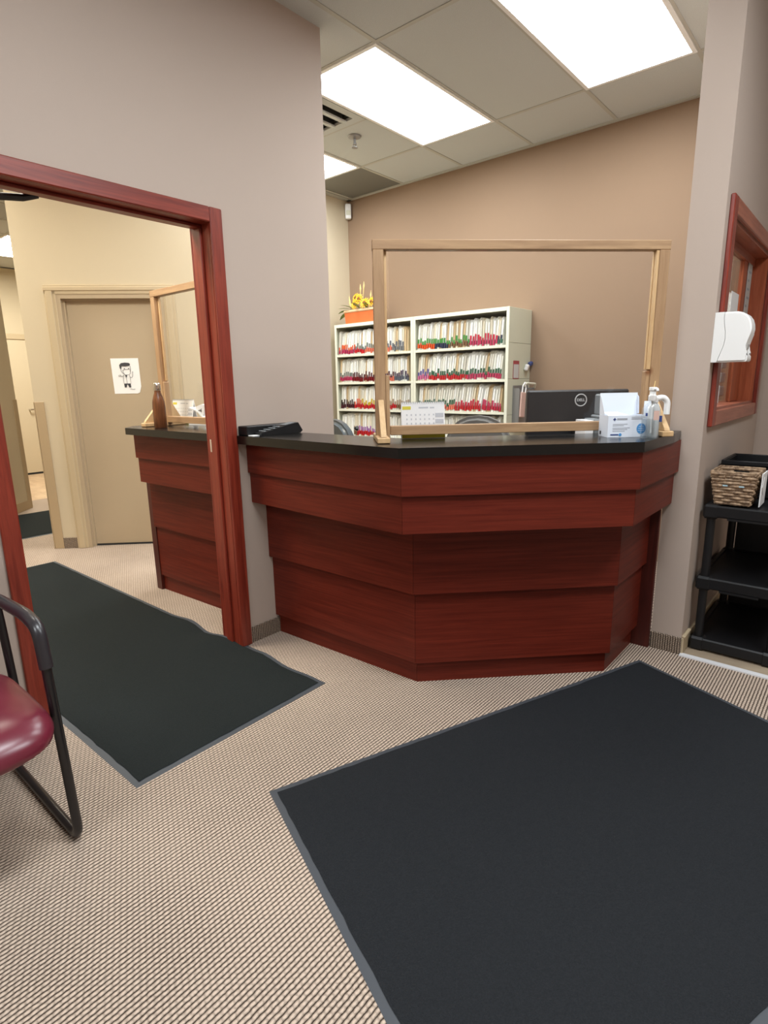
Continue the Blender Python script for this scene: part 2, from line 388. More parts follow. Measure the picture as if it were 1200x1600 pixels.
# diagonal wall with beige door: along direction (1,1)
DG = sroot('wall_diagonal', (-5.09, 1.723, 0), PI/4)    # local x along wall to the right, local y = away from camera
LD = math.hypot(XL+5.09, XL+5.09)
D0, D1 = .275, 1.075                                    # door leaf span along the wall
MB().box(0, D0-.005, 0, .12, 0, HC+.04).box(D1+.005, LD, 0, .12, 0, HC+.04).box(D0-.005, D1+.005, 0, .12, 2.03, HC+.04).build('wall_panel', 'cream', DG)
MB().box(.002, .075, -.006, .0, 0, 1.205, .002).box(-.006, .0, -.006, .06, 0, 1.205, .002).build('corner_guard', 'beigeguard', DG)
MB().box(.075, .19, -.008, 0, 0, .09, .002).build('baseboard_panel', 'carpetbase', DG)
d2 = sroot('door_2', (-5.09, 1.723, 0), PI/4)
c = MB()
for x0, x1 in ((D0-.085, D0), (D1, D1+.085)):
    c.box(x0, x1, -.016, -.0, 0, 2.03, .003); c.box(x0+.014, x1-.022, -.024, -.014, 0, 2.03, .004)
c.box(D0-.085, D1+.085, -.016, 0, 2.005, 2.075, .003); c.box(D0-.085, D1+.085, -.024, -.014, 2.03, 2.06, .004)
c.build('door_casing', 'creamtrim', d2)
MB().box(D0, D0+.03, -.01, .11, 0, 2.005).box(D1-.03, D1, -.01, .11, 0, 2.005).box(D0+.03, D1-.03, -.01, .11, 1.975, 2.005).box(D0+.03, D0+.042, .035, .06, 0, 1.975).box(D0+.042, D1-.042, .035, .06, 1.963, 1.975).build('door_jamb', 'doorgrey', d2)
MB().box(D0+.033, D1-.033, .06, .10, .012, 1.972, .002).build('door_leaf', 'doorgrey', d2)
MB().box(D0+.03, D1-.03, .05, .11, 0, .011).build('door_gap', 'dark', d2)

# hallway beyond: opposite corner wall, far wall with white door
OW = sroot('wall_hallway', (-7.14, 2.24, 0), -PI/4)      # local x runs toward lower right
MB().box(0, 6.2, -.12, 0, 0, HC+.04).build('wall_panel', 'cream', OW)
MB().box(0, .075, 0, .006, 0, 1.2, .002).box(-.006, 0, -.06, .006, 0, 1.2, .002).build('corner_guard', 'beigeguard', OW)
MB().box(.075, 3, 0, .008, 0, .1, .002).build('baseboard_panel', 'beigeguard', OW)
struct(MB().box(-10.1, -10.0, 1.0, 5.5, 0, HC+.04).build('wall_far', 'cream'))
struct(MB().box(-10.0, -5.15, 4.6, 4.7, 0, HC+.04).build('wall_hallway_back', 'cream'))
struct(MB().box(-10.0, -7.3, 1.0, 1.1, 0, HC+.04).build('wall_hallway_front', 'cream'))
d3 = sroot('door_3', (-10.0, 3.25, 0), PI/2)             # local x = world y, local y = -world x
MB().box(-.62, .62, -.02, 0, 2.04, 2.12, .004).box(-.62, -.54, -.02, 0, 0, 2.04).box(.54, .62, -.02, 0, 0, 2.04).build('door_casing', 'creamtrim', d3)
MB().box(-.52, .52, -.012, 0, .03, 2.03).build('door_leaf', 'cream', d3)
MB().box(-.54, .54, -.01, 0, 0, .03).build('door_gap', 'dark', d3)
MB().tube([(.05, -.02, 1.0), (.05, -.07, 1.0), (.17, -.07, 1.0)], .012, 8).build('door_handle', 'chrome', d3)

# stub wall at right, with sliding reception window
WX0, WX1, WY = -.714, -.576, 2.86
wy0, wy1, wz0, wz1 = 2.99, 4.07, 1.155, 1.975
struct(MB().box(WX0, WX1, WY, wy0, 0, HC+.04).box(WX0, WX1, wy1, YB, 0, HC+.04).box(WX0, WX1, wy0, wy1, 0, wz0).box(WX0, WX1, wy0, wy1, wz1, HC+.04).build('wall_stub', 'taupe'))
wn = sroot('window_1')
k = .07
c = MB().box(WX1, WX1+.02, wy0-k, wy0, wz0-k, wz1+k, .004).box(WX1, WX1+.02, wy1, wy1+k, wz0-k, wz1+k, .004)
c.build('window_casing', 'casing', wn)
MB().box(WX1, WX1+.0195, wy0, wy1, wz1, wz1+k, .004).build('window_casing', 'casinglighth', wn)
MB().box(WX1, WX1+.0195, wy0, wy1, wz0-k, wz0, .004).build('window_casing', 'casinglighth', wn)
MB().box(WX0, WX1, wy0, wy0+.015, wz0, wz1).box(WX0, WX1, wy1-.015, wy1, wz0, wz1).build('window_jamb', 'casinglight', wn)
MB().box(WX0, WX1, wy0+.015, wy1-.015, wz1-.015, wz1).box(WX0, WX1, wy0+.015, wy1-.015, wz0, wz0+.012).build('window_sill', 'casinglighth', wn)
MB().box(-.668, -.648, 3.80, 4.05, wz0+.012, wz1-.015, .003).build('window_sash', 'casinglight', wn)
MB().box(-.668, -.64, wy0+.015, wy1-.015, wz1-.055, wz1-.015).build('window_track', 'casinglighth', wn)
MB().box(-.661, -.655, wy0+.015, 3.80, wz0+.012, wz1-.055).build('window_pane', 'glass', wn)
tag(MB().box(-.647, -.645, 3.53, 3.72, 1.47, 1.735).build('window_notice', 'paper'), 'white paper notice stuck on the reception window glass above the dispenser', 'notice')
pp = tag(MB().box(-.646, -.644, 3.90, 4.02, 1.55, 1.95).build('window_poster', 'poster'), 'grey poster strip fixed on the cherry window sash', 'poster')
b = MB()
for i in range(7): b.box(-.6438, -.6434, 3.92, 4.0-.02*(i % 3), 1.60+.045*i, 1.612+.045*i)
b.build('printed_lines', 'inklight', pp)['kind'] = 'stuff'
tag(MB().box(-.654, -.652, 3.40, 3.52, 1.17, 1.262).build('window_card', 'paper'), 'small white card at the lower corner of the reception window', 'card')
t = thing('leaflet_holder', 'clear leaflet pockets seen behind the window glass below the dispenser', 'holder', (-.70, 3.74, 1.17))
for i in range(4):
    MB().box(0, .02, -.06, .06, .03+.075*i, .085+.075*i, .006).build('pocket', 'poster', t)
MB().box(-.004, 0, -.06, .06, 0, .34).build('backing', 'clearplastic', t)

# mahogany door frame
d1 = sroot('door_1')
k, pr = .062, .015
MB().box(XD, XD+pr, DY1, DY1+k, 0, DZ+k, .004).build('door_casing', 'casing', d1)
MB().box(XD, XD+pr, DY0-k, DY0, 0, DZ+k, .004).build('door_casing', 'casing', d1)
MB().box(XD, XD+pr-.0005, DY0, DY1, DZ, DZ+k, .004).build('door_casing', 'casingh', d1)
MB().box(XD-T-pr, XD-T, DY1, DY1+k, 0, DZ+k, .004).box(XD-T-pr, XD-T, DY0-k, DY0, 0, DZ+k, .004).box(XD-T-pr, XD-T, DY0, DY1, DZ, DZ+k, .004).build('door_casing', 'casing', d1)
MB().box(XD-T, XD, DY1, DY1+.02, 0, DZ+.02).box(XD-T, XD, DY0-.02, DY0, 0, DZ+.02).box(XD-.10, XD-.055, DY1-.013, DY1, 0, DZ-.013, .003).box(XD-.10, XD-.055, DY0, DY0+.013, 0, DZ-.013, .003).build('door_jamb', 'casing', d1)
MB().box(XD-T, XD, DY0, DY1, DZ, DZ+.02).box(XD-.10, XD-.055, DY0, DY1, DZ-.013, DZ, .003).build('door_head', 'casingh', d1)
MB().box(XD-.125, XD-.10, DY1-.003, DY1, .99, 1.05, .001).box(XD-.118, XD-.108, DY1-.005, DY1-.002, 1.005, 1.035).build('strike_plate', 'brass', d1)
MB().tube([(XD-.15, .95, 2.0), (XD-.16, .90, 1.985), (XD-.20, .70, 1.965)], [.010, .013, .013], 8).build('door_closer_arm', 'blackmetal', d1)

# baseboards of carpet
struct(MB().box(XD, XD+.008, DY1+k, 1.85, 0, .085, .002).build('baseboard_left', 'carpetbase'))
struct(MB().box(XD, XD+.008, -3.2, DY0-k, 0, .085, .002).build('baseboard_left', 'carpetbase'))
struct(MB().box(WX0, WX1+.002, WY-.009, WY, 0, .085, .003).build('baseboard_right', 'carpetbase'))
struct(MB().box(WX1, WX1+.010, WY+.001, YB, 0, .082, .002).box(WX1, WX1+.016, WY+.002, WY+.12, .082, .094, .003).build('baseboard_right', 'creamtrim'))

# ------------------------------------------------------------------ reception counter
def facets(root, name, poly, th, z0, z1, mat):
    """one mitred board per segment of an outer plan polyline (outside is to the right of travel)"""
    pts = [Vector((x, y)) for x, y in poly]; inner = []
    for i, p in enumerate(pts):
        ns = []
        if i > 0: u = (p-pts[i-1]).normalized(); ns.append(Vector((-u.y, u.x)))
        if i < len(pts)-1: u = (pts[i+1]-p).normalized(); ns.append(Vector((-u.y, u.x)))
        n = (sum(ns, Vector((0, 0)))).normalized(); inner.append(p+n*th/n.dot(ns[0]))
    for i in range(len(pts)-1):
        a, b_, c_, d_ = pts[i], pts[i+1], inner[i+1], inner[i]
        g = (b_-a).normalized()*.0006
        MB().prism([a+g, b_-g, c_-g, d_+g], z0, z1).build(name, mat, root)
    return inner
ctr = thing('reception_counter', 'large mahogany reception counter with angled stepped front panels', 'counter', (0, 0, 0))
XR = -2.3195
L1 = [(XR, 1.668), (-1.318, 1.640), (-.672, 2.384-.094+.0), (-.672, 2.858)]
def layer(left_y, v1, x3, **kw):
    # diagonal runs at 45 degrees from v1 until it meets x = x3
    return [(XR, left_y), v1, (x3, v1[1]+(x3-v1[0])), (x3, 2.858)]
facets(ctr, 'front_panel', layer(1.690, (-1.318, 1.642), -.660), .02, .885, 1.03, 'laminate')
facets(ctr, 'front_panel', layer(1.702, (-1.325, 1.656), -.676), .02, .735, .8835, 'laminate')
facets(ctr, 'front_panel', layer(1.787, (-1.386, 1.803), -.757), .02, .432, .735, 'laminate')
facets(ctr, 'front_panel', layer(1.808, (-1.398, 1.830), -.776), .02, .103, .4305, 'laminate')
facets(ctr, 'toe_kick', layer(1.828, (-1.409, 1.857), -.800), .02, 0, .103, 'laminate')
body = [(XR, 1.86), (-1.425, 1.885), (-.82, 2.49), (-.82, 2.858), (-.90, 2.858), (-.90, 2.66), (-1.50, 2.02), (XR, 2.0)]
MB().prism(body, 0, .735).build('counter_body', 'laminatedark', ctr)
MB().prism([(XR, 1.715), (-1.34, 1.69), (-.70, 2.33), (-.70, 2.858), (-.90, 2.858), (-.90, 2.66), (-1.50, 2.02), (XR, 2.0)], .737, 1.029).build('counter_body', 'laminatedark', ctr)
MB().box(-.80, -.716, 2.836, 2.8585, 0, .734).build('end_panel', 'laminatedark', ctr)
ct = thing('counter_top', 'black laminate counter top running along the angled mahogany counter', 'counter top')
v1 = (-1.311, 1.619); x3 = -.650
topo = [(XR, 1.630), v1, (x3, v1[1]+x3-v1[0]), (x3, 2.7), (-.664, 2.858), (-.90, 2.858), (-.90, 2.60), (-1.555, 1.93), (XR, 1.915)]
MB().prism(topo, 1.031, 1.07).build('worktop', 'top', ct)
# part of the counter beyond the doorway
XW = XD-T-pr-.001
c2 = thing('reception_counter', 'mahogany counter end seen through the doorway, with stepped panels', 'counter', (0, 0, 0))
facets(c2, 'front_panel', [(-3.412, 1.672), (XW, 1.690)], .02, .885, 1.03, 'laminate')
facets(c2, 'front_panel', [(-3.412, 1.686), (XW, 1.702)], .02, .735, .8835, 'laminate')
facets(c2, 'front_panel', [(-3.44, 1.755), (XW, 1.787)], .02, .432, .735, 'laminate')
facets(c2, 'front_panel', [(-3.44, 1.770), (XW, 1.808)], .02, .103, .4305, 'laminate')
facets(c2, 'toe_kick', [(-3.44, 1.785), (XW, 1.828)], .02, 0, .103, 'laminate')
MB().box(-3.50, -3.441, 1.765, 2.05, 0, .735).build('end_panel', 'laminatedark', c2)
MB().box(-3.44, XW, 1.86, 2.05, 0, .735).box(-3.412, XW, 1.725, 2.05, .737, 1.029).build('counter_body', 'laminatedark', c2)
ct2 = thing('counter_top', 'black counter top beyond the doorway, holding the brown bottle', 'counter top')
MB().prism([(-3.385, 1.612), (XW, 1.632), (XW, 2.14), (-3.55, 2.14), (-3.50, 1.72)], 1.031, 1.07).build('worktop', 'top', ct2)

# ------------------------------------------------------------------ acrylic screens
def screen(label, loc, rz, L, H):
    t = thing('acrylic_screen', label, 'screen', loc, rz)
    w_, d_ = .042, .040
    MB().box(-.002, L+.002, -d_/2, d_/2, H-.036, H, .002).build('top_rail', 'pine', t)
    for x0 in (0, L-w_):
        MB().box(x0, x0+w_, -d_/2, d_/2, .0, H-.036, .002).build('post', 'pinev', t)
        xi = x0+w_ if x0 == 0 else x0-.018
        MB().box(xi+.001, xi+.017, -d_/2+.003, d_/2-.003, 0, .262, .002).build('post_splice', 'pinev', t)
        MB().box(x0-.004, x0+w_+.004, -.155, -d_/2-.001, 0, .022, .003).build('foot', 'pinelight', t)
        MB().box(x0-.004, x0+w_+.004, d_/2+.001, .115, 0, .022, .003).build('foot', 'pinelight', t)
        MB().prism([(-d_/2-.001, .024), (-.145, .024), (-.14, .034), (-d_/2-.001, .165)], x0+.011, x0+.033, 'x').build('brace', 'pinelight', t)
        MB().prism([(d_/2+.001, .024), (.105, .024), (.10, .034), (d_/2+.001, .165)], x0+.011, x0+.033, 'x').build('brace', 'pinelight', t)
    MB().box(w_+.018, L-w_-.019, -.018, .018, .020, .058, .002).build('bottom_rail', 'pine', t)
    MB().box(w_+.019, L-w_-.019, -.0025, .0025, .0585, H-.0365).build('pane', 'acrylic', t)
    for xa, xb, ya, yb in ((L-w_-.012, L-w_-.001, -.016, -.004), (L-w_-.012, L-w_-.001, .004, .016), (w_+.001, w_+.012, .004, .016)):
        MB().box(xa, xb, ya, yb, .27, H-.037).build('glazing_strip', 'pinelight', t)
    return t
screen('pine framed clear acrylic screen standing on the main reception counter', (-1.575, 1.80, 1.071), PI/4, 1.198, .771)
screen('pine framed acrylic screen seen through the doorway behind the brown bottle', (-3.365, 1.86, 1.071), 0, .885, .785)

# ------------------------------------------------------------------ floor mats
def mat_obj(label, loc, rz, L, W, mat, wave=0):
    t = thing('floor_mat', label, 'mat', loc, rz)
    def rip(x, y):                                       # the far edge is rucked up where the doorway pinches it
        if not wave: return 0, 0
        k_ = max(0, (y/W-.72)/.28)*max(0, min(1, (x-1.6)/.5))*max(0, min(1, (L-.05-x)/.3))
        return k_*.016*math.sin(x*11), k_*.010*(1+math.sin(x*17+1))
    nx, ny = int(L/.04), int(W/.04)
    for nm, mt_, b_, z0 in (('rubber_border', 'rubber', 0, .0045), ('pile', mat, .022, .0095)):
        me = MB()
        bmesh.ops.create_grid(me.bm, x_segments=nx, y_segments=ny, size=.5)
        for v in me.bm.verts:
            x = b_+(v.co.x+.5)*(L-2*b_); y = b_+(v.co.y+.5)*(W-2*b_); z = z0
            e = min(x-b_, y-b_, L-b_-x, W-b_-y); dy, dz = rip(x, y)
            if e < .004: z = .0048 if b_ else .0006
            j = random.uniform(-.002, .002) if b_ else 0
            v.co = (x+j, y+j+dy, z+dz)
        me.build(nm, mt_, t, smooth=True)
    return t
u = Vector((.613, 1.705)).normalized(); ang = math.atan2(-u.x, u.y)
m2 = mat_obj('large black floor mat lying diagonally in the foreground', (-1.36, .987, 0), math.atan2(-.36, .933), 1.19, 1.81, 'mat')
m1 = mat_obj('long dark floor mat running through the mahogany doorway', (-4.70, .70, 0), .006, 2.985, .875, 'matgreen', 1)
m3 = mat_obj('small dark mat far down the hallway beyond the pale corner', (-6.82, .9, 0), 0, 1.17, 1.9, 'matgreen')

# ------------------------------------------------------------------ file shelving with folders
CX0, CXM, CX1, CF = -3.97, -3.045, -2.15, 3.98
SH = [1.56, 1.31, 1.063, .815, .565, .32, .07]
def cabinet(label, x0, x1):
    t = thing('file_shelf', label, 'shelving', ((x0+x1)/2, 4.155, 0))
    h = (x1-x0)/2-.001; y0, y1 = CF-4.155, 4.337-4.155
    for sx in (-1, 1):
        zz = [0, .27, .53, .79, 1.05, 1.32, 1.585, 1.84]
        for a, b_ in zip(zz, zz[1:]):
            xa, xb = (-h, -h+.016) if sx < 0 else (h-.016, h)
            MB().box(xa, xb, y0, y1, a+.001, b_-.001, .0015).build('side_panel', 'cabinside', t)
        xa, xb = (-h, -h+.024) if sx < 0 else (h-.024, h)
        MB().box(xa, xb, y0-.004, y0-.0005, 0, 1.84).build('front_stile', 'cabinet', t)
    MB().box(-h+.017, h-.017, y0, y1-.01, 1.815, 1.84).box(-h+.025, h-.025, y0-.004, y0-.0005, 1.812, 1.84).build('top_panel', 'cabinet', t)
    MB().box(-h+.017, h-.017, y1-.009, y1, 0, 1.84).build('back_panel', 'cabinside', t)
    for z in SH:
        MB().box(-h+.017, h-.017, y0+.004, y1-.01, z-.012, z).box(-h+.025, h-.025, y0-.004, y0+.003, z-.010, z+.009).build('shelf', 'cabinet', t)
    return t
cabL = cabinet('left bay of the cream file shelving, with the flower planter on top', CX0, CXM)
cabR = cabinet('right bay of the cream file shelving, with its plain side in view', CXM, CX1)

fmesh = {}
def folder_mesh(t, h, mi):
    key = (t, h, mi)
    if key not in fmesh:
        d = .285; m = MB(); sp = .0022                      # two covers spread a little at the top, papers between
        for xa, xb, hh in ((0, -sp, h), (t-.0016, t-.0016+sp, h-.006)):
            v = [m.bm.verts.new(c) for c in ((xa, 0, 0), (xa+.0016, 0, 0), (xb+.0016, 0, hh-.015), (xb+.0016, .018, hh), (xb, .018, hh), (xb, 0, hh-.015))]
            u_ = [m.bm.verts.new((c.co.x, d if c.co.z < hh-.016 or c.co.z >= hh-.0151 else d, c.co.z)) for c in v]
            for q_ in range(6): m.bm.faces.new((v[q_], v[(q_+1) % 6], u_[(q_+1) % 6], u_[q_]))
            m.bm.faces.new(v[::-1]); m.bm.faces.new(u_)
        m.prism([(.006, .001), (d-.004, .001), (d-.004, h-.02), (.02, h-.02), (.006, h-.03)], .0018, t-.0018, 'x')
        fmesh[key] = m.mesh('file_folder', FOLD[mi])
    return fmesh[key]
tmesh = {}
def tab_mesh(t, h, cn):
    key = (t, h, cn)
    if key not in tmesh:
        tmesh[key] = MB().box(-.0006, t+.0006, -.0012, .012, 0, h).mesh('colour_tab', TAB[cn])
    return tmesh[key]
ROWS = {
 ('left', 0): [(9, 'orange', 'magenta'), (5, 'greygreen', 'red'), (5, 'greygreen', 'salmon'), (9, 'slate', 'salmon'), (6, 'slate', 'grey'), (2, None, None)],
 ('left', 1): [(7, 'greygreen', 'magenta'), (13, 'maroon', 'darkred'), (4, 'darkred', 'maroon'), (5, 'maroon', 'salmon'), (7, 'plum', 'slate')],
 ('left', 2): [(8, 'black', 'maroon'), (4, 'salmon', 'red'), (10, 'yellow', 'red'), (3, 'yellow', 'grey'), (5, 'tan', 'red'), (6, 'tan', 'brown')],
 ('left', 3): [(7, None, None), (2, 'tan', 'brown'), (12, 'purple', 'red'), (15, None, None)],
 ('right', 0): [(8, 'green', 'orange'), (6, 'green', 'navy'), (9, 'green', 'brown'), (11, 'crimson', 'magenta'), (2, 'navy', 'teal')],
 ('right', 1): [(5, 'violet', 'pink'), (17, 'darkgreen', 'red'), (14, 'darkgreen', 'magenta')],
 ('right', 2): [(11, 'teal', 'slate'), (6, 'darkgreen', 'salmon'), (11, 'crimson', 'red'), (8, 'magenta', 'crimson')],
 ('right', 3): [(22, None, None), (9, 'violet', 'pink'), (5, 'orange', 'red')],
}
ORD = ['top', 'second', 'third', 'fourth']
NTH = 'first second third fourth fifth sixth seventh eighth ninth tenth eleventh twelfth thirteenth fourteenth fifteenth sixteenth seventeenth eighteenth nineteenth'.split()
def nth(i):
    if i < 19: return NTH[i]
    tens, u_ = divmod(i+1, 10)
    return {2: 'twentieth', 3: 'thirtieth'}[tens] if u_ == 0 else {2: 'twenty-', 3: 'thirty-'}[tens]+NTH[u_-1]
for (bay, row), runs in ROWS.items():
    x0, x1 = (CX0, CXM) if bay == 'left' else (CXM, CX1)
    n = sum(r[0] for r in runs); z = SH[row]+.0005
    span = (x1-.030-.036)-(x0+.032); dx = span/(n-.2); i = 0
    lean = 5.0; last_th = .02
    for cnt, c1, c2_ in runs:
        grp = f'paper folders on the {ORD[row]} shelf of the {bay} bay'
        for q in range(cnt):
            th = random.choice((.011, .013, .0145)); h = random.choice((.205, .214, .220, .225)); mi = random.choice((0, 0, 0, 1, 2, 2, 4, 3)) if c1 else random.choice((2, 0, 4, 0))
            if c1 is None and row < 2: mi = 3
            o = bpy.data.objects.new('file_folder', folder_mesh(th, h, mi)); COL.objects.link(o)
            tag(o, (f'cream folder, {c1} over {c2_} tabs, {nth(i)} from left, {ORD[row]} shelf of {bay} bay' if c1 else
                    f'plain cream folder without coloured tabs, {nth(i)} from left, {ORD[row]} shelf of {bay} bay'), 'folder', grp)
            drop = math.degrees((dx-last_th-.0052)/.226)          # how far this one may stand up before it meets its neighbour
            old = lean; lean += random.choice((-.85*drop, -.85*drop, -.5*drop, .4, .8, 3.0 if random.random() < .3 else 0)); lean = max(lean, min(1.0, old)); last_th = th
            if lean > min(10.0, 6.0+.5*(n-i)): lean = old-.85*drop
            o.location = (x0+.032+i*dx, CF+.012+random.uniform(0, .012), z+th*math.sin(math.radians(lean))+.0003); o.rotation_euler = (0, math.radians(lean), 0)
            if c1:
                hh = random.choice((.030, .036, .041)); zb = .012+random.choice((0, .006, .012))
                p = bpy.data.objects.new('colour_tab', tab_mesh(th, hh, c2_)); COL.objects.link(p); p.parent = o; p.location = (0, 0, zb)
                p = bpy.data.objects.new('colour_tab', tab_mesh(th, hh*.92, c1)); COL.objects.link(p); p.parent = o; p.location = (0, 0, zb+hh+.001)
            i += 1

# things on the cabinet side
t = thing('side_label', 'narrow white label with a red heading on the cream cabinet side', 'label', (CX1, 4.105, 1.32))
MB().box(0, .0012, -.05, .045, 0, .135).build('red_border', 'lint', t)
MB().box(.0013, .0018, -.043, .038, .006, .108).build('label_face', 'poster', t)
t = thing('magnet_clip', 'white and navy magnet clip near the back edge of the cabinet side', 'clip', (CX1, 4.27, 1.41))
MB().box(.001, .03, -.05, .01, -.03, .02, .008, (0, .3, .3)).build('clip_body', 'white', t)
MB().box(.001, .03, .02, .06, .01, .04, .006, (.3, .2, 0)).build('clip_jaw', 'navyprint', t)
t = thing('wall_pocket', 'grey metal file pocket with cream hook hung on the cabinet side', 'file pocket', (CX1, 4.15, .98))
MB().box(.001, .003, -.09, .16, 0, .29).box(.055, .058, -.09, .16, 0, .26).box(.003, .055, -.09, -.087, 0, .27).box(.003, .055, .157, .16, 0, .27).box(.003, .055, -.087, .157, 0, .004).build('pocket_body', 'greymetal', t)
MB().tube(fillet([(.058, -.02, .285), (.075, -.02, .305), (.075, .14, .30), (.058, .16, .27)], .02), .009, 8).build('hook', 'cabinet', t)
t = thing('key_tag', 'pink cloth tag hanging from the cream hook beside the monitor', 'tag', (CX1+.075, 4.09, 1.03))
MB().box(-.006, .006, -.045, .03, 0, .19, .005, (-.08, 0, 0)).build('cloth', 'pink', t)
MB().tube([(0, -.02, .18), (0, -.01, .24), (0, .02, .262), (0, .04, .22), (0, .03, .17)], .005, 6).build('loop', 'white', t)

# planter with yellow flowers on top of the left bay
pl = thing('flower_planter', 'orange terracotta planter of yellow flowers on top of file shelving', 'planter', (-3.68, 4.09, 1.8405))
MB().prism([(-.175, 0), (.175, 0), (.19, .10), (-.19, .10)], -.075, .075, 'y').build('pot', 'terracotta', pl)
MB().box(-.198, .198, -.082, .082, .10, .122, .006).build('pot_rim', 'rim', pl)
def flower(x, y, z, r, tx, ty):
    Rm = Matrix.Translation((x, y, z)) @ Euler((tx, ty, 0)).to_matrix().to_4x4()
    for layer_, rr, n, dz in ((0, r, 11, 0), (1, r*.7, 8, .010)):
        m = MB()
        for k_ in range(n):
            a = 2*PI*k_/n+layer_*.2
            ca, sa = math.cos(a), math.sin(a); wv = rr*.13
            p = lambda s_, t_, h_: (ca*s_-sa*t_, sa*s_+ca*t_, h_+dz)
            m.poly([p(.15*rr, -wv*.5, .004), p(.7*rr, -wv, .012), p(rr, 0, .006), p(.7*rr, wv, .012), p(.15*rr, wv*.5, .004)])
        m.xf(Rm).build('petals', 'petal', pl)
    MB().lathe([(.001, .0), (r*.32, .006), (r*.28, .02), (r*.1, .026)], seg=10).xf(Rm).build('flower_centre', 'flowercore', pl)
for a in ((-.075, -.03, .225, .050, 1.2, -.25), (-.03, -.04, .21, .052, 1.25, .2), (-.06, -.06, .165, .054, 1.3, -.1), (.055, -.06, .165, .058, 1.1, .1), (.13, -.05, .17, .05, 1.25, .2)): flower(*a)
def leaf(x, y, z, L, yaw, pit):
    m = MB(); n = 5; w0 = L*.16; rows = []
    for i in range(n+1):
        s_ = i/n; ww = w0*math.sin(PI*min(.98, s_*.9+.08)); zz = -.25*L*s_*s_
        rows.append([m.bm.verts.new((s_*L, ww*j, zz+abs(j)*.12*ww)) for j in (-1, 0, 1)])
    for a, b_ in zip(rows, rows[1:]):
        for j in range(2): m.bm.faces.new((a[j], b_[j], b_[j+1], a[j+1]))
    m.xf(Matrix.Translation((x, y, z)) @ Euler((0, -pit, yaw)).to_matrix().to_4x4()).build('leaf', 'leafgreen', pl, True)
for a in ((-.15, -.02, .125, .17, PI, .15), (-.12, -.03, .125, .14, PI*1.15, .35), (-.10, -.04, .13, .13, PI*1.3, .5), (-.02, -.05, .13, .12, -PI/2, .6), (.06, -.04, .13, .12, -PI/3, .5), (.0, 0, .14, .15, 1.2, 1.0), (.12, 0, .13, .13, .3, .6), (-.16, 0, .12, .20, PI*.95, -.05)): leaf(*a)
for x, y, h, lx in ((-.13, .0, .25, -.05), (-.06, .01, .34, 0), (-.05, .02, .36, .02), (.05, .0, .27, .02), (.09, .01, .24, .05), (-.10, .02, .22, -.09)):
    MB().tube([(x, y, .12), (x+lx*.6, y, h*.65), (x+lx, y, h-.06), (x+lx*1.2, y, h-.03), (x+lx*1.3, y, h+.01)], [.002, .002, .004, .008, .001], 6).build('wheat_stalk', 'wheat', pl)

# ------------------------------------------------------------------ desk and things behind the counter
dk = thing('reception_desk', 'grey work desk behind the angled reception counter', 'desk', (-1.575, 1.80, 0), PI/4)   # local x along the screen, local y back
MB().box(.22, 1.06, .15, .78, .70, .735).build('desk_top', 'desk', dk)
MB().box(.22, .25, .2, .76, 0, .70).build('desk_leg', 'desk', dk); MB().box(1.03, 1.06, .2, .76, 0, .70).build('desk_leg', 'desk', dk)
mo = thing('monitor', 'black computer monitor, its back with a round badge facing out', 'monitor', (-1.3165+.0, 2.634, .7355), PI/4)
MB().box(0, .515, -.012, .02, .15, .52, .008).build('shell', 'screenblack', mo)
MB().box(.13, .385, -.024, -.012, .16, .30, .006).build('back_bulge', 'screenblack', mo)
MB().box(.02, .495, .0202, .0208, .17, .50).build('display', 'dark', mo)
MB().box(.225, .29, -.045, -.026, .02, .34, .006).build('stand_neck', 'blackplastic', mo)
MB().box(.13, .385, -.10, .12, 0, .016, .006).build('stand_base', 'blackplastic', mo)
r = MB(); pts = [(.268+.0285*math.cos(a*PI/16), -.0125, .470+.0285*math.sin(a*PI/16)) for a in range(32)]
bad = MB().tube(pts, .003, 6, closed=True)
bd = bad.build('badge', 'silver', mo, True)
text_mesh('badge_lettering', 'DELL', .0185, 'silver', bd, (.268, -.0128, .470), (PI/2, 0, 0), .0012)
pr_ = thing('label_printer', 'small grey desk printer partly hidden by the white mask box', 'printer', (-1.012, 2.692, .7355), PI/4)
MB().box(-.02, .085, -.06, .06, 0, .39, .01).box(.02, .085, -.04, .06, .39, .405, .005).build('printer_body', 'greyplastic', pr_)
MB().box(.03, .07, -.02, .05, .405, .50, .006).build('paper_guide', 'greyplastic', pr_)
MB().box(-.06, -.022, -.07, .04, .0, .385).build('paper_stack', 'paper', pr_)

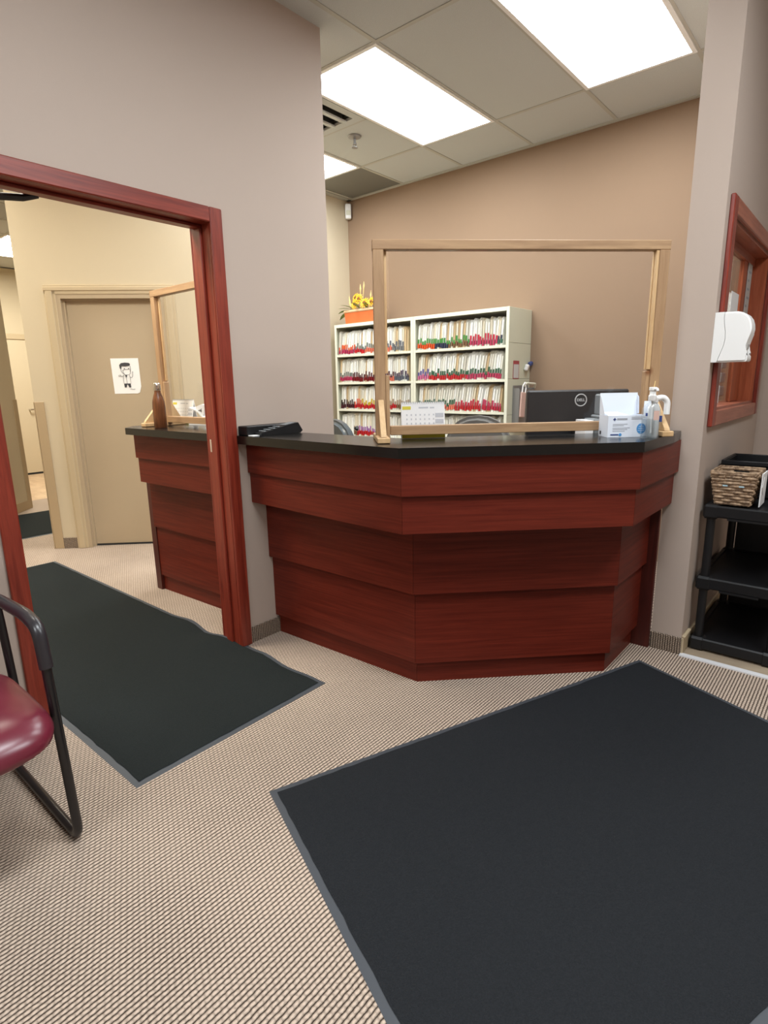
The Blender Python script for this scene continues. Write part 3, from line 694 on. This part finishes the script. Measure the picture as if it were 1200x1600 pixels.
def office_chair(label, x, y, rz, top, mat, wid):
    t = thing('office_chair', label, 'chair', (x, y, 0), rz)
    m = MB(); n = 10
    prof = []
    for i in range(n+1):
        a = PI*i/n; prof.append((wid/2*math.cos(a)*1.0, top-.22+.22*math.sin(a)**.7 if 0 < i < n else top-.22))
    pts = [(-wid/2, top-.5), (wid/2, top-.5)]+prof
    m.prism(pts, -.045, .045, 'y')
    bmesh.ops.bevel(m.bm, geom=[e for e in m.bm.edges if abs(e.verts[0].co.y-e.verts[1].co.y) < .01], offset=.025, segments=3, affect='EDGES')
    m.build('backrest', mat, t, True)
    MB().box(-wid/2, wid/2, -.5, -.03, .43, .51, .03, seg=2).build('seat', mat, t, True)
    MB().box(-.04, .04, -.03, .06, .40, top-.3, .01).build('back_bar', 'blackplastic', t)
    MB().tube([(0, -.25, .08), (0, -.25, .43)], .03, 10).build('column', 'blackmetal', t)
    for k_ in range(5):
        a = 2*PI*k_/5
        MB().tube([(0, -.25, .10), (.28*math.cos(a), -.25+.28*math.sin(a), .055)], [.025, .015], 8).build('leg', 'blackplastic', t)
        MB().lathe([(.026, -.014), (.027, 0), (.026, .014)], seg=12).xf(Matrix.Translation((.28*math.cos(a), -.25+.28*math.sin(a), .027)) @ Euler((PI/2, 0, a)).to_matrix().to_4x4()).build('caster', 'blackplastic', t)
    return t
office_chair('grey office chair, only its curved top showing above the screen bottom rail', -1.82, 3.02, -PI*.9, 1.105, 'greyfabric', .40)
oc = office_chair('shiny dark leather office chair peeking out past the wall corner', -3.02, 2.98, PI*.95, 1.055, 'leather', .46)
MB().tube([(-.19, -.052, .99), (-.205, -.06, 1.0), (-.215, -.05, .985)], .012, 8).build('headrest_knob', 'blackplastic', oc)

# ------------------------------------------------------------------ things on the counter
def tent_calendar(label, loc, rz, w_, h_, base):
    t = thing('desk_calendar', label, 'calendar', loc, rz)
    d_ = .05
    MB().prism([(0, .0), (.003, 0), (d_/2+.0015, h_), (d_/2-.0015, h_)], 0, w_, 'x').prism([(d_-.003, 0), (d_, 0), (d_/2+.0015, h_), (d_/2-.0015, h_)], 0, w_, 'x').build('tent_card', 'paper', t)
    tilt = math.atan2(d_/2, h_); 
    M_ = Matrix.Translation((0, -.0012, .0)) @ Euler((-tilt, 0, 0)).to_matrix().to_4x4()
    MB().box(0, w_, -.0006, .0004, .002, base).xf(M_).build('base_strip', 'olive', t)
    m = MB()
    for r_ in range(4):
        for c_ in range(7):
            x = .02*w_/.18+c_*(w_*.72/7)
            m.box(x, x+.005, -.0006, .0004, base+.014+r_*(h_-base-.05)/4, base+.021+r_*(h_-base-.05)/4)
    for r_ in range(3): m.box(w_*.78, w_*.97, -.0006, .0004, base+.01+r_*.025, base+.028+r_*.025, .0)
    m.box(w_*.40, w_*.62, -.0006, .0004, h_-.024, h_-.017); m.box(w_*.66, w_*.76, -.0006, .0004, h_-.024, h_-.018)
    m.xf(M_).build('printed_month', 'inkpale', t)
    MB().box(.004, w_*.22, -.0006, .0004, h_-.028, h_-.014).xf(M_).build('month_block', 'labelyellow', t)
    m = MB()
    for i in range(20): m.tube([(w_*(i+.5)/20, d_/2-.006, h_-.004), (w_*(i+.5)/20, d_/2, h_+.004), (w_*(i+.5)/20, d_/2+.006, h_-.004)], .0012, 5)
    m.build('wire_binding', 'greymetal', t)
tent_calendar('white desk calendar behind the left post of the counter screen', (-1.520, 1.905, 1.0705), PI/4, .185, .15, .028)
tent_calendar('small tent calendar behind the screen beyond the doorway', (-3.50, 1.98, 1.0705), .1, .21, .150, .02)
t = thing('paper_roll', 'curled white paper sheets beside the small tent calendar', 'paper', (-3.20, 2.02, 1.0705), .2)
m = MB(); pr0 = []
for i in range(9):
    a = i/8; pr0.append((-.07+.17*a, .10-.13*a+.03*math.sin(a*PI)-.0))
prof = [(x, max(.001, z)) for x, z in pr0]; prof2 = [(x+.004, z+.006) for x, z in prof][::-1]
m.prism(prof+prof2, -.04, .05, 'y').build('curled_sheet', 'paper', t)
MB().prism([(-.03, .075), (-.02, .11), (.03, .125), (.06, .12), (.045, .07), (.03, .05), (.026, .05), (.03, .10)], -.03, .03, 'y').build('curled_sheet', 'paper', t)
MB().box(-.07, .10, -.05, .06, 0, .012).build('paper_pad', 'paper', t)
t = thing('water_bottle', 'wood grain insulated bottle with silver cap at the counter end', 'bottle', (-3.165, 1.72, 1.0705))
MB().lathe([(.034, 0), (.036, .004), (.036, .12), (.034, .15), (.026, .18), (.0185, .2), (.0175, .213)], seg=24).build('bottle_body', 'bottlewood', t, True)
MB().lathe([(.0185, .214), (.02, .216), (.02, .25), (.017, .254)], seg=20).build('cap', 'chrome', t, True)
# binder and card terminal beside the wall
tag(MB().box(XD+.004, XD+.075, 1.648, 1.935, 1.0705, 1.114, .003).build('black_binder', 'blackplastic'), 'flat black binder lying on the counter against the taupe wall', 'binder')
tag(MB().box(XD+.078, XD+.12, 1.650, 1.72, 1.0705, 1.0735).build('paper_slip', 'paper'), 'white paper slip sticking out in front of the black binder', 'paper')
ph = thing('card_terminal', 'black card terminal with a sloped keypad lying on the counter end', 'terminal', (-2.205, 1.80, 1.0705), -.12)
MB().prism([(-.115, 0), (.105, 0), (.12, .012), (.095, .052), (.02, .040), (-.115, .012)], -.035, .035, 'x').build('terminal_body', 'blackplastic', ph)
MB().prism([(.025, .0415), (.085, .051), (.085, .0525), (.025, .043)], -.026, .026, 'x').build('terminal_screen', 'greyplastic', ph)
for i in range(4):
    for j in range(3):
        y = -.095+i*.026; z = .012+(y+.115)*.2074+.0005
        MB().box(-.024+j*.018, -.012+j*.018, y, y+.014, z+.0005, z+.005, .001).build('key', 'greyplastic', ph)
# mask box
bx = thing('mask_box', 'opened white carton of blue face masks on the counter corner', 'box', (-.826, 2.378, 1.0705), PI/4*.93)
W_, D_, H_ = .158, .093, .088
m = MB().box(0, W_, 0, .0012, 0, H_).box(0, W_, D_-.0012, D_, 0, H_).box(0, .0012, .0012, D_-.0012, 0, H_).box(W_-.0012, W_, .0012, D_-.0012, 0, H_).box(.0012, W_-.0012, .0012, D_-.0012, 0, .0012)
m.build('box_body', 'carton', bx)
MB().prism([(D_-.0005, H_), (D_+.006, H_+.088), (D_+.0075, H_+.088), (D_+.001, H_)], 0, W_, 'x').build('box_lid', 'carton', bx)
MB().prism([(D_-.055, H_+.001), (D_-.001, H_+.001), (D_+.0045, H_+.08), (D_-.01, H_+.07)], .0, .0012, 'x').build('lid_flap', 'carton', bx)
MB().prism([(D_-.001, H_+.001), (D_-.02, H_+.003), (D_-.01, H_+.07), (D_+.0045, H_+.08)], W_-.0012, W_, 'x').build('lid_flap', 'carton', bx)
MB().poly([(.002, .003, H_-.002), (.09, .003, H_-.001), (.055, .05, H_+.012), (.002, .05, H_+.012)]).build('inner_flap', 'carton', bx)
m = MB()
for x, z, wd in ((.02, .052, .06), (.02, .046, .045), (.02, .037, .07), (.02, .031, .06), (.02, .024, .05)): m.box(x, x+wd, -.0008, -.0002, z, z+.002)
m.box(.095, .15, -.0008, -.0002, .079, .081).box(.095, .14, -.0008, -.0002, .072, .075).box(.036, .078, -.0008, -.0002, .070, .077)
m.build('printed_text', 'inklight', bx)
m = MB().box(.02, .032, -.0009, -.0002, .0705, .0745).box(.024, .028, -.0009, -.0002, .0665, .0785).box(.012, .045, -.0009, -.0002, .008, .013); 
m.build('printed_cross', 'navyprint', bx)
MB().lathe([(.006, 0), (.006, .0006)], seg=16).xf(Matrix.Translation((.052, -.0008, .0105)) @ Euler((PI/2, 0, 0)).to_matrix().to_4x4()).build('printed_seal', 'blue', bx)
MB().lathe([(.0185, 0), (.0185, .0006)], seg=24, sy=1.15).xf(Matrix.Translation((.137, -.0003, .034)) @ Euler((PI/2, 0, 0)).to_matrix().to_4x4()).build('printed_mask', 'blue', bx)
m = MB()
for i in range(3): m.box(.123+.002*i, .15-.002*i, -.0013, -.001, .026+.008*i, .0272+.008*i)
m.build('mask_pleats', 'carton', bx)
MB().box(-.0008, -.0002, .065, .08, .008, .022).build('side_print', 'ink', bx)
# sanitizer bottles
sb = thing('sanitizer_bottle', 'clear pump bottle of hand sanitizer beside the mask box', 'bottle', (-.682, 2.442, 1.0705), PI/4)
oval = [(.001, 0), (.035, 0), (.037, .004), (.037, .10), (.034, .118), (.024, .132), (.013, .138), (.013, .146)]
MB().lathe(oval, seg=24, sy=.72).build('bottle_shell', 'clearplastic', sb, True)
MB().lathe([(.001, .003), (.032, .003), (.034, .006), (.034, .074), (.001, .0745)], seg=24, sy=.7).build('gel', 'gel', sb, True)
MB().lathe([(.0145, .146), (.0155, .148), (.0155, .166), (.012, .170), (.011, .186), (.015, .187), (.015, .197), (.012, .199)], seg=18).build('pump_collar', 'white', sb, True)
MB().tube(fillet([(0, 0, .190), (0, -.03, .193), (0, -.034, .184)], .008), .005, 8).build('pump_nozzle', 'white', sb, True)
MB().tube([(.003, 0, .199), (.006, 0, .222)], .0016, 6).build('pump_straw', 'wheat', sb)
MB().tube([(.004, 0, .02), (.0, 0, .15)], .003, 6).build('dip_tube', 'white', sb)
MB().box(-.004, .018, -.0275, -.0268, .072, .108).build('front_label', 'pink', sb)
MB().box(.026, .036, -.019, -.016, .064, .088).build('blue_label', 'navyprint', sb)
MB().box(-.032, -.025, -.0195, -.016, .088, .100).build('blue_label', 'navyprint', sb)
s2 = thing('spray_bottle', 'white plastic spray bottle standing behind the clear pump bottle', 'bottle', (-.6865, 2.4925, 1.0705), PI/4)
MB().lathe([(.001, 0), (.022, 0), (.024, .004), (.024, .11), (.018, .13), (.012, .136)], seg=20, sy=.75).build('bottle_body', 'white', s2, True)
MB().tube(fillet([(-.01, 0, .15), (.035, 0, .158), (.054, 0, .14), (.054, 0, .09)], .02), .012, 10).build('spray_handle', 'white', s2, True)
MB().lathe([(.012, .136), (.014, .138), (.014, .155), (.010, .157)], seg=14).build('cap', 'white', s2, True)
tag(MB().box(-.0, .042, 0, .003, 0, .142, .001).build('white_card', 'carton'), 'upright white card between mask box and pump bottle', 'card')
wc = bpy.data.objects['white_card']; wc.location = (-.7337, 2.521, 1.0705); wc.rotation_euler = (0, 0, PI/4)

# ------------------------------------------------------------------ wall and ceiling fixtures
t = thing('motion_sensor', 'small white motion sensor in the top corner above the shelving', 'sensor', (XL+.04, YB-.035, 2.83), PI/4)
MB().box(-.028, .028, -.022, .03, 0, .13, .012, seg=3).build('sensor_shell', 'white', t, True)
MB().box(-.02, .02, -.026, -.021, .03, .07, .004).build('sensor_lens', 'cabinet', t)
t = thing('fire_sprinkler', 'small grey fire sprinkler hanging from the ceiling tile near the vent', 'sprinkler', (-3.05, 3.32, HC))
MB().lathe([(.048, 0), (.044, -.008), (.012, -.016)][::-1], seg=20).build('escutcheon', 'greymetal', t, True)
MB().lathe([(.009, -.05), (.009, -.012)], seg=10).tube([(-.008, 0, -.04), (-.016, 0, -.055), (0, 0, -.07)], .003, 6).tube([(.008, 0, -.04), (.016, 0, -.055), (0, 0, -.07)], .003, 6).build('sprinkler_body', 'greymetal', t)
MB().lathe([(.022, -.073), (.022, -.070)], seg=14).build('deflector', 'greymetal', t)
t = thing('air_vent', 'slotted ceiling air vent half hidden by the taupe wall corner', 'vent', (GX(-1)+.305, GY(0)+.305, HC))
MB().box(-.297, .297, -.297, -.24, -.004, .012).box(-.297, .297, .24, .297, -.004, .012).box(-.297, -.24, -.24, .24, -.004, .012).box(.24, .297, -.24, .24, -.004, .012).build('vent_frame', 'tile', t)
for i in range(4):
    x = -.155+i*.105
    MB().box(x-.028, x+.028, -.24, .24, -.006, .004, 0, (0, .25, 0)).build('vent_slat', 'tile', t)
MB().box(-.24, .24, -.24, .24, .03, .035).build('vent_cavity', 'dark', t)
tag(MB().box(GX(-2)+.02, GX(-1)-.012, GY(1)+.014, YB-.034, HC+.001, HC+.012).build('return_air_panel', 'ventgrey'), 'dark grey return air panel in the ceiling corner over the shelving', 'ceiling panel')

# towel / soap dispenser on stub wall
t = thing('towel_dispenser', 'white curved dispenser mounted by the cherry window on the taupe wall', 'dispenser', (WX1+.0005, 2.8615, 1.366))
prof = [(.022, 0), (.130, 0), (.134, .006), (.134, .022), (.126, .034), (.122, .046), (.124, .066), (.130, .09), (.136, .112), (.1385, .132), (.136, .152), (.129, .172), (.117, .188), (.102, .198), (.084, .2035), (.036, .205)]
seam = [(.022, 0), (.027, .02), (.035, .045), (.042, .07), (.045, .095), (.043, .125), (.037, .155), (.034, .18), (.034, .205)]
MB().prism([(0, 0)]+seam+[(0, .205)], .0, .052, 'y').build('back_housing', 'white', t)
s3 = [(x+.0018, z) for x, z in seam]
m = MB().prism(s3[::-1]+prof[1:-1], .0, .098, 'y')
bmesh.ops.bevel(m.bm, geom=[e for e in m.bm.edges if abs(e.verts[0].co.y-e.verts[1].co.y) < .001 and max(e.verts[0].co.x, e.verts[1].co.x) > .06], offset=.006, segments=2, affect='EDGES')
m.build('front_cover', 'white', t, True)
MB().prism([(.119, .052), (.1255, .052), (.1290, .07), (.1245, .07)], .03, .07, 'y').build('level_window', 'poster', t)

# ------------------------------------------------------------------ black shelf unit, basket, bin
SX0, SX1, SY0, SY1 = -.558, -.20, 2.955, 3.60
su = thing('plastic_shelf', 'black plastic shelving unit standing in the alcove by the wall', 'shelving', ((SX0+SX1)/2, (SY0+SY1)/2, -.001))
hx, hy = (SX1-SX0)/2, (SY1-SY0)/2
for z in (.065, .375, .725):
    s_ = MB().box(-hx+.02, hx-.02, -hy+.02, hy-.02, z-.028, z-.006)
    s_.box(-hx, hx, -hy, -hy+.022, z-.055, z, .006).box(-hx, hx, hy-.022, hy, z-.055, z, .006).box(-hx, -hx+.022, -hy+.022, hy-.022, z-.055, z, .004).box(hx-.022, hx, -hy+.022, hy-.022, z-.055, z, .004)
    for sx in (-1, 1):
        for sy in (-1, 1): s_.box(sx*(hx-.03)-.033, sx*(hx-.03)+.033, sy*(hy-.03)-.033, sy*(hy-.03)+.033, z-.064, z+.003, .01)
    if z > .3: s_.box(-hx+.10, hx-.10, -hy-.004, -hy+.0, z-.062, z-.052)
    s_.build('shelf', 'blackplastic', su)
for sx in (-1, 1):
    for sy in (-1, 1):
        for z0, z1 in ((.068, .311), (.378, .661)):
            MB().tube([(sx*(hx-.03), sy*(hy-.03), z0), (sx*(hx-.03), sy*(hy-.03), z1)], .019, 12).build('post', 'blackplastic', su, True)
        MB().lathe([(.012, -.07+.07), (.02, .003)], (sx*(hx-.03), sy*(hy-.03), 0), 10).build('foot', 'blackplastic', su)
MB().box(-hx+.05, hx, hy-.012, hy-.004, .066, .32).build('back_panel', 'blackplastic', su)
MB().box(-hx+.05, hx, hy-.012, hy-.004, .376, .67).build('back_panel', 'blackplastic', su)
# basket
bk = thing('wicker_basket', 'woven wicker basket with handle openings on the black shelf', 'basket', (-.455, 3.075, .7285), 0)
HB, NR = .152, 11
def ring(z, bulge=0):
    s_ = z/HB; a = .066+.025*s_+bulge; b_ = .078+.024*s_+bulge; return a, b_
for i in range(NR):
    z = .006+i*(HB-.014)/(NR-1)
    a, b_ = ring(z)
    # four sides; top rows leave a handle slot on the near and far side
    gap = 8 <= i <= 9
    def side(p0, p1, phase, skip=False):
        p0, p1 = Vector(p0), Vector(p1); n = 16; nrm = Vector((p1.y-p0.y, p0.x-p1.x, 0)).normalized(); out = []
        for j in range(n+1):
            s_ = j/n; out.append(p0.lerp(p1, s_)+nrm*(.0034*math.sin(s_*PI*4+phase)))
        if skip: return [out[:6], out[11:]]
        return [out]
    m = MB(); ph_ = PI*(i % 2)
    for pa, pb, sk in (((-a, -b_, z), (a, -b_, z), gap), ((a, -b_, z), (a, b_, z), False), ((a, b_, z), (-a, b_, z), gap), ((-a, b_, z), (-a, -b_, z), False)):
        for seg in side(pa, pb, ph_, sk):
            if gap: m = MB()
            rr = [  .0076*(.78+.3*abs(math.sin(j*1.7+i*2.1))) for j in range(len(seg))]
            m.tube(seg, rr, 6)
            if sk: m.build('wicker_strand', 'wicker', bk, True)
        if gap and not sk: m.build('wicker_strand', 'wicker', bk, True)
    if not gap: m.build('wicker_strand', 'wicker', bk, True)
a, b_ = ring(HB)
MB().tube([(-a, -b_, HB), (0, -b_, HB), (a, -b_, HB), (a, 0, HB), (a, b_, HB), (0, b_, HB), (-a, b_, HB), (-a, 0, HB)], .006, 8, closed=True).build('rim', 'wicker', bk, True)
MB().prism([(-.06, -.072), (.06, -.072), (.06, .072), (-.06, .072)], .002, .006).build('base', 'wicker', bk)
for sx in (-1, 1):
    for sy in (-1, 1):
        a0, b0 = ring(0); a1, b1 = ring(HB); MB().tube([(sx*a0*.97, sy*b0*.97, .003), (sx*a1*.97, sy*b1*.97, HB)], .005, 6).build('corner_stake', 'wicker', bk)
for x in (-.03, .035): tag(MB().box(x-.010, x+.010, -.104, -.1025, .088, .094).build('ribbon', 'paleblue', bk), 'pale blue ribbon scrap')
t = thing('card_stand', 'white card panel with a square tag leaning beside the wicker basket', 'card', (-.352, 3.06, .7285), 0)
MB().prism([(-.05, 0), (.09, 0), (.09, .15), (-.05, .15)], 0, .004, 'x').build('card_panel', 'paper', t)
MB().box(.0045, .006, -.03, .03, .06, .12, 0, (PI/4, 0, 0)).build('square_tag', 'paper', t)
bn = thing('black_bin', 'black plastic bin behind the wicker basket on the shelf', 'bin', (-.385, 3.43, .7285), 0)
m = MB()
for (x0, x1, y0, y1) in ((-.165, .165, -.155, -.149), (-.165, .165, .149, .155), (-.165, -.159, -.149, .149), (.159, .165, -.149, .149)): m.box(x0, x1, y0, y1, 0, .165)
m.box(-.159, .159, -.149, .149, 0, .005).build('bin_body', 'blackplastic', bn)
MB().box(-.175, .175, -.168, -.1555, .15, .172, .003).box(-.175, .175, .1555, .168, .15, .172, .003).box(-.178, -.1655, -.1555, .1555, .15, .172, .003).box(.1655, .178, -.1555, .1555, .15, .172, .003).build('bin_rim', 'blackplastic', bn)
MB().box(-.08, .10, .05, .10, .005, .12, .004).build('bin_content', 'poster', bn)

# ------------------------------------------------------------------ drawing on the beige door
dr = thing('door_drawing', 'white sheet with a cartoon of a masked doctor, taped to the beige door', 'drawing', (-5.09, 1.723, 0), PI/4)
sx0 = .598; y_ = .0598-.0
sh = MB().prism([(sx0+.006, 1.256), (sx0+.188, 1.256), (sx0+.2175, 1.31), (sx0+.2155, 1.532), (sx0, 1.532)], y_-.0018, y_-.0006, 'y')
sh.prism([(sx0+.189, 1.257), (sx0+.205, 1.264), (sx0+.218, 1.309)], y_-.006, y_-.0052, 'y')
sh.build('sheet', 'paper', dr)
Ys = y_-.0040
def stroke(pts, r=.0016): return [( sx0+.11+x, Ys, 1.395+z) for x, z in pts], r
m = MB()
def fill(pts): m.prism([(sx0+.11+x, 1.395+z) for x, z in pts], Ys-.0012, Ys+.0008, 'y')
fill([(-.045, .085), (-.03, .10), (.0, .104), (.03, .101), (.04, .09), (.032, .078), (.0, .074), (-.028, .076), (-.034, .05), (-.042, .06)])
fill([(-.013, .058), (-.006, .062), (-.004, .056), (-.010, .052)]); fill([(.020, .058), (.027, .062), (.028, .055), (.022, .052)])
fill([(-.008, .006), (.006, .006), (.0, -.012)])
fill([(-.022, -.062), (.028, -.062), (.03, -.09), (.016, -.09), (.006, -.068), (.0, -.068), (-.006, -.09), (-.02, -.09)])
m.build('ink_fill', 'ink', dr)
m = MB()
for pts in ([(-.036, .05), (-.034, .035), (-.02, .018), (-.008, .008)], [(-.022, .045), (0, .05), (.035, .052), (.036, .02), (.02, .008), (-.01, .01), (-.02, .03), (-.022, .045)], [(.037, .08), (.040, .055), (.036, .03)],
            [(-.02, .006), (-.03, -.006), (-.045, -.002), (-.058, -.004), (-.056, .006), (-.044, .008), (-.036, 0)], [(-.02, .006), (-.024, -.03), (-.022, -.06), (.03, -.06), (.03, -.02), (.026, .006)], [(.03, -.008), (.042, -.016), (.05, -.004), (.052, .02), (.055, .034), (.050, .028)], [(-.012, .006), (0, -.02), (.008, .006)], [(0, -.02), (.002, -.058)],
            [(.02, -.105), (.03, -.102), (.04, -.106), (.06, -.104)]):
    p_, r_ = stroke(pts, .0012); m.tube(p_, r_, 4)
m.build('ink_line', 'ink', dr)

# ------------------------------------------------------------------ burgundy chair
ch = thing('waiting_chair', 'burgundy vinyl waiting chair with black tubular frame at left edge', 'chair', (-1.80, .215, 0))
YS = .285
for s_ in (-1, 1):
    y = s_*YS
    leg = [(-.385, y, .80), (-.27, y, .665), (-.235, y, .575), (-.205, y, .38), (-.33, y, .10), (-.335, y, .016), (.178, y, .016), (.122, y, .45), (.108, y, .60)]
    pts = fillet([(-.30, y, .016+.05), (-.335, y, .016), (.18, y, .016), (.104, y, .655)], .05, 6)
    MB().tube(fillet([(-.20, y, .36), (-.36, y, .05), (-.33, y, .0145), (.178, y, .0145), (.118, y, .555)], .05, 6), .0135, 12).build('frame_tube', 'blackmetal', ch, True)
    MB().tube(fillet([(-.195, y, .30), (-.235, y, .58), (-.30, y, .86)], .05), .0125, 12).build('back_tube', 'blackmetal', ch, True)
    m = MB().tube(fillet([(-.27, y, .655), (-.20, y, .662), (.02, y, .672), (.104, y, .655), (.121, y, .54)], .06, 7), .0185, 12)
    m.build('armrest', 'armplastic', ch, True)
seat = MB(); rings = []                                  # domed cushion with a rolled front edge
for t_, z_ in ((.0001, .478), (.35, .477), (.6, .472), (.78, .464), (.90, .452), (.97, .436), (1.0, .418), (.99, .402), (.95, .390), (.85, .385), (.0001, .385)):
    ring_ = []
    for k_ in range(48):
        a_ = 2*PI*k_/48; ca, sa = math.cos(a_), math.sin(a_); e_ = 2/5.0
        X = math.copysign(abs(ca)**e_, ca)*.268*t_; Y = math.copysign(abs(sa)**e_, sa)*.268*t_
        zf = z_-.022*max(0, X/.262)**3
        ring_.append(seat.bm.verts.new((X+.012, Y, zf)))
    rings.append(ring_)
for r0, r1 in zip(rings, rings[1:]):
    for k_ in range(48): seat.bm.faces.new((r0[k_], r0[(k_+1) % 48], r1[(k_+1) % 48], r1[k_]))
bmesh.ops.remove_doubles(seat.bm, verts=seat.bm.verts[:], dist=.0005)
seat.build('seat', 'vinylred', ch, True)
MB().box(-.22, .20, -.20, .20, .365, .3845).box(-.2, -.17, -.28, .28, .35, .3645).box(.08, .11, -.28, .28, .35, .3645).build('seat_frame', 'blackmetal', ch)
MB().box(-.035, .035, -.235, .235, -.19, .19, .03, seg=3).xf(Matrix.Translation((-.295, 0, .72)) @ Euler((0, -.25, 0)).to_matrix().to_4x4()).build('backrest', 'vinylred', ch, True)
